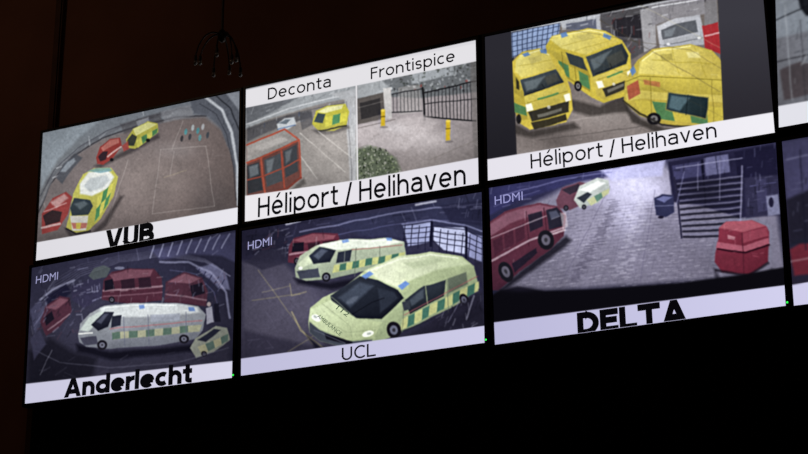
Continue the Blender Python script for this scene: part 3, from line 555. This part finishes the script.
s.l('490,262 530,240 563,228',2,'c8b4bc',.6);s.l('490,238 546,216',1.1,'d0bcc4',.5);s.l('548,236 565,230',2,'e0d4d8',.6)
s.wheel(546,240,8.5,10,-15,'5c5866');s.wheel(506,272,7,10.5,-25,'5c5866');s.p('512,264 536,248 538,253 515,273','1a1622',.9);s.p('560,213 566,212 568,226 563,230','d8c8cc',.5)
s.p('556,200 562,188 580,182 590,184 588,202 570,210 558,208','643644',.95,1.3);s.p('562,190 578,184 584,188 570,195','2a2430',.9);s.wheel(566,208,2.6,2.8,0,'505060')
s.p('574,200 580,186 598,178 609,180 610,190 598,203 580,208','bcc4bc',col2='98a098',ax=(585,182,600,205));s.p('580,190 598,181 606,183 590,192','e4e8e4',soft=1.5);s.p('577,198 588,192 592,194 584,203','2a3038');s.checks('587,200 609,188 609,193 591,206',3,1,'b4b878','3a6c60',.8);s.wheel(584,207,2.4,2.6,0,'606470')
# building, stairs
s.p('668,162 776,143 780,212 740,218 700,205 672,202','22203a',1,2)
s.p('672,166 700,161 702,176 674,180','3f3e66',.9,1.5);s.p('704,158 728,154 730,172 706,176','6a6a94',.85,1.5);s.p('734,152 776,145 778,176 738,178','1a1830',.95,1.5);s.l('702,160 706,205',1.6,'101020');s.l('716,156 718,174',1,'22223a',.8)
s.gear('672,166 776,146 778,176 676,182',50,['7476a4','0e0d18','4c4c74'],3,10,[10,88],.5)
for i in range(10):
    s.l([(677+i*.8,184+i*5.6),(742-i*.2,176+i*6.3)],1.5,'6c6a86',.8);s.l([(677+i*.8,186.6+i*5.6),(742-i*.2,178.8+i*6.3)],2.4,'181724',.85)
s.glow(706,190,20,12,'14131e',.5)
s.l('674,178 682,238',1.8,'242238');s.l('684,172 676,204',1.1,'8080ac',.5);s.l('742,166 740,236',1.6,'8c8aac',.7);s.l('676,168 742,158',1.2,'9898bc',.6);s.l('720,160 720,200',1,'8c8aac',.5);s.l('698,163 698,190',1,'8c8aac',.5)
s.p('744,178 778,174 780,215 746,218','2c2a44',.9,2);s.l('750,186 776,182',1,'5c5c90',.6);s.p('756,180 766,178 768,210 758,212','3a385a',.8);s.gear('744,178 778,176 780,214 746,216',34,['8486ac','0e0d16','545478'],2,9,[88,10],.5)
s.p('654,198 662,194 673,195 674,212 666,217 656,215','2a2c4c');s.p('656,199 663,196 672,197 664,202','666a9c',.9);s.e(661,217,3,1.4,'1a162a');s.l('655,206 673,205',1,'8488b0',.5)
s.p('766,196 778,194 780,214 768,216','b4b8dc',.5,1.5);s.e(771,202,2.4,5,'17142a',.9)
s.p('714,268 720,278 752,282 772,268 776,272 752,288 716,284','15131b',.7,4)
s.p('719,228 726,222 752,220 766,226 769,232 768,262 750,275 722,272 715,262','802636',1,1.3,'641a28',(730,230,750,272));s.p('719,228 726,222 752,220 766,226 742,232','a84c58',.95,1.5);s.p('742,233 767,227 768,236 743,243','943646')
s.p('717,242 744,246 768,238 769,244 745,252 716,248','a85060',.9,1.2);s.l('742,233 744,274',1.1,'4c1420',.8);s.l('718,249 745,253 769,245',1.8,'2a0a14',.9);s.p('722,254 740,256 740,266 722,264','70202e',.9);s.l('716,270 748,276 768,263',2.5,'181018',.8,2)
s.p('727,235 735,237 734,240 727,239','dcb0b4',.5);s.body('720,226 766,226 766,262 722,268',24,['d07c88','3a0e18','c45c6c'],3,9,[-8,14,90],.5)
s.finish(.78,1.14,sig=.9,off=(0,0,4),vig=.06)
s.p('485,300 500,290 518,287 545,291 600,289 680,283 740,275 790,266 790,330 490,345','0b0a10',1,2.5)
s.glow(520,289,16,3,'1a1826',.8)
s.p('485,323.5 790,284.5 795,320 485,350','bbb9da',soft=1,col2='d2d0ee',ax=(500,330,780,295))
s.text('DELTA',(578,336.5),(688,322.5),23.5,'08070b',.27,True)
s.text('HDMI',(495,205),(523,200),8.5,'9c9cd0',font=True)
build_monitor(s)
# ======================= M8 =======================
t8,b8=W(782,141.5),W(794,306)
s=Scr([(782,141.5),tuple(t8+np.array([1.21,0,0])),tuple(b8+np.array([1.21,0,0])),(794,306)],300,170)
s.base('2c2a48','3c3a5c','2c283c','2a2438')
s.p('780,141 830,135 830,185 786,200','4c4a74',.8,4);s.l('786,160 830,150',1.5,'8c8cb4',.5);s.p('786,200 830,180 830,240 790,246','211f30',.9,4);s.p('790,250 800,244 830,242 830,272 794,276','7a2434',.9,2);s.l('790,262 830,254',1.2,'c0a0a8',.6);s.l('800,150 806,250',1,'17162a',.8)
s.gear('784,145 840,135 840,240 790,246',50,['8c8cb4','12111c','5c5c84'],4,12,[12,85],.5)
s.p('830,200 1100,150 1100,240 840,260','565068',.9,8);s.finish(.85)
s.p('780,287 1200,215 1200,330 780,330','cfccea')
build_monitor(s)
# ---------------- backing frame, room shell ----------------
x0=W(31,300)[0]-.055
box('video_wall_backing_frame',(x0,.12,0.0),(6.4,.2,4.48),M_frame,None,.01)
box('wall_back',(-1.6,.2,0),(7.2,.35,5.9),M_wall)
box('wall_left',(-1.75,-8.5,0),(-1.6,.35,5.9),M_wall)
box('wall_right',(7.2,-8.5,0),(7.35,.35,5.9),M_wall)
box('wall_front',(-1.75,-8.65,0),(7.35,-8.5,5.9),M_wall)
box('floor',(-1.75,-8.65,-.15),(7.35,.35,0),M_floor)
box('ceiling',(-1.75,-8.65,5.9),(7.35,.35,6.05),M_ceil)
box('trim_1',(x0-.07,.165,0),(x0-.02,.2,5.9),M_trim,None,.008)
# ---------------- hanging lamp ----------------
yl=-.5
emp=bpy.data.objects.new('hanging_ceiling_lamp',None);link(emp)
hub=W(222,36,yl)
def tube(name,pts,r,m,r2=None):
    cu=bpy.data.curves.new(name,'CURVE');cu.dimensions='3D';cu.bevel_depth=1;cu.bevel_resolution=3;cu.resolution_u=6;cu.use_fill_caps=True
    sp=cu.splines.new('NURBS');sp.points.add(len(pts)-1);sp.use_endpoint_u=True;sp.order_u=min(4,len(pts))
    for i,q in enumerate(pts): sp.points[i].co=(*q,1);sp.points[i].radius=r+((r2 or r)-r)*i/(len(pts)-1)
    o=bpy.data.objects.new('t',cu);sc.collection.objects.link(o);dg=bpy.context.evaluated_depsgraph_get()
    me=bpy.data.meshes.new_from_object(o.evaluated_get(dg));bpy.data.objects.remove(o);me.materials.clear();me.materials.append(m)
    for p in me.polygons: p.use_smooth=True
    link(bpy.data.objects.new(name,me),emp)
def ball(name,c,r,m,sz=1):
    bm=bmesh.new();bmesh.ops.create_uvsphere(bm,u_segments=16,v_segments=10,radius=r)
    for v in bm.verts: v.co=Vector((v.co.x+c[0],v.co.y+c[1],v.co.z*sz+c[2]))
    me=bpy.data.meshes.new(name);bm.to_mesh(me);bm.free();me.materials.append(m)
    for p in me.polygons: p.use_smooth=True
    link(bpy.data.objects.new(name,me),emp)
tube('stem',[(hub[0],yl,5.9),(hub[0],yl,5.4),(hub[0],yl,hub[2])],.006,M_metal)
ball('canopy',(hub[0],yl,5.89),.05,M_metal,.4);ball('hub',(hub[0],yl,hub[2]),.02,M_metal,1.6)
for k in range(8):
    a=k*math.pi/4+.3;rr_=.06+.025*(k%3);dz=-.09-.04*(k%2)
    q=[(hub[0],yl,hub[2]),(hub[0]+.5*rr_*math.cos(a),yl+.5*rr_*math.sin(a),hub[2]+.03),(hub[0]+rr_*math.cos(a),yl+rr_*math.sin(a),hub[2]-.03),(hub[0]+rr_*1.15*math.cos(a),yl+rr_*1.15*math.sin(a),hub[2]+dz)]
    tube('arm_%d'%(k+1),q,.004,M_metal,.003);tube('socket_%d'%(k+1),[q[3],(q[3][0],q[3][1],q[3][2]-.022)],.007,M_metal)
    ball('bulb_%d'%(k+1),(q[3][0],q[3][1],q[3][2]-.032),.009,M_bulb,1.4)
# ---------------- lights ----------------
def area(name,loc,rot,size,e,col):
    L=bpy.data.lights.new(name,'AREA');L.energy=e;L.size=size;L.color=col;o=bpy.data.objects.new(name,L);o.location=loc;o.rotation_euler=rot;link(o)
area('added_warm_fill',(-.6,-2.2,5.8),(math.radians(35),0,0),.6,4.5,(1,.64,.42))  # added lamp out of frame, warms the brown wall at upper left
area('added_warm_fill',(2.2,-2.6,5.8),(math.radians(35),0,0),.6,1.6,(1,.64,.47))  # second added lamp, weaker, lifts the wall above the monitors
w=bpy.data.worlds.new('night');sc.world=w;w.use_nodes=True;w.node_tree.nodes['Background'].inputs[0].default_value=(.0005,.0004,.0004,1)
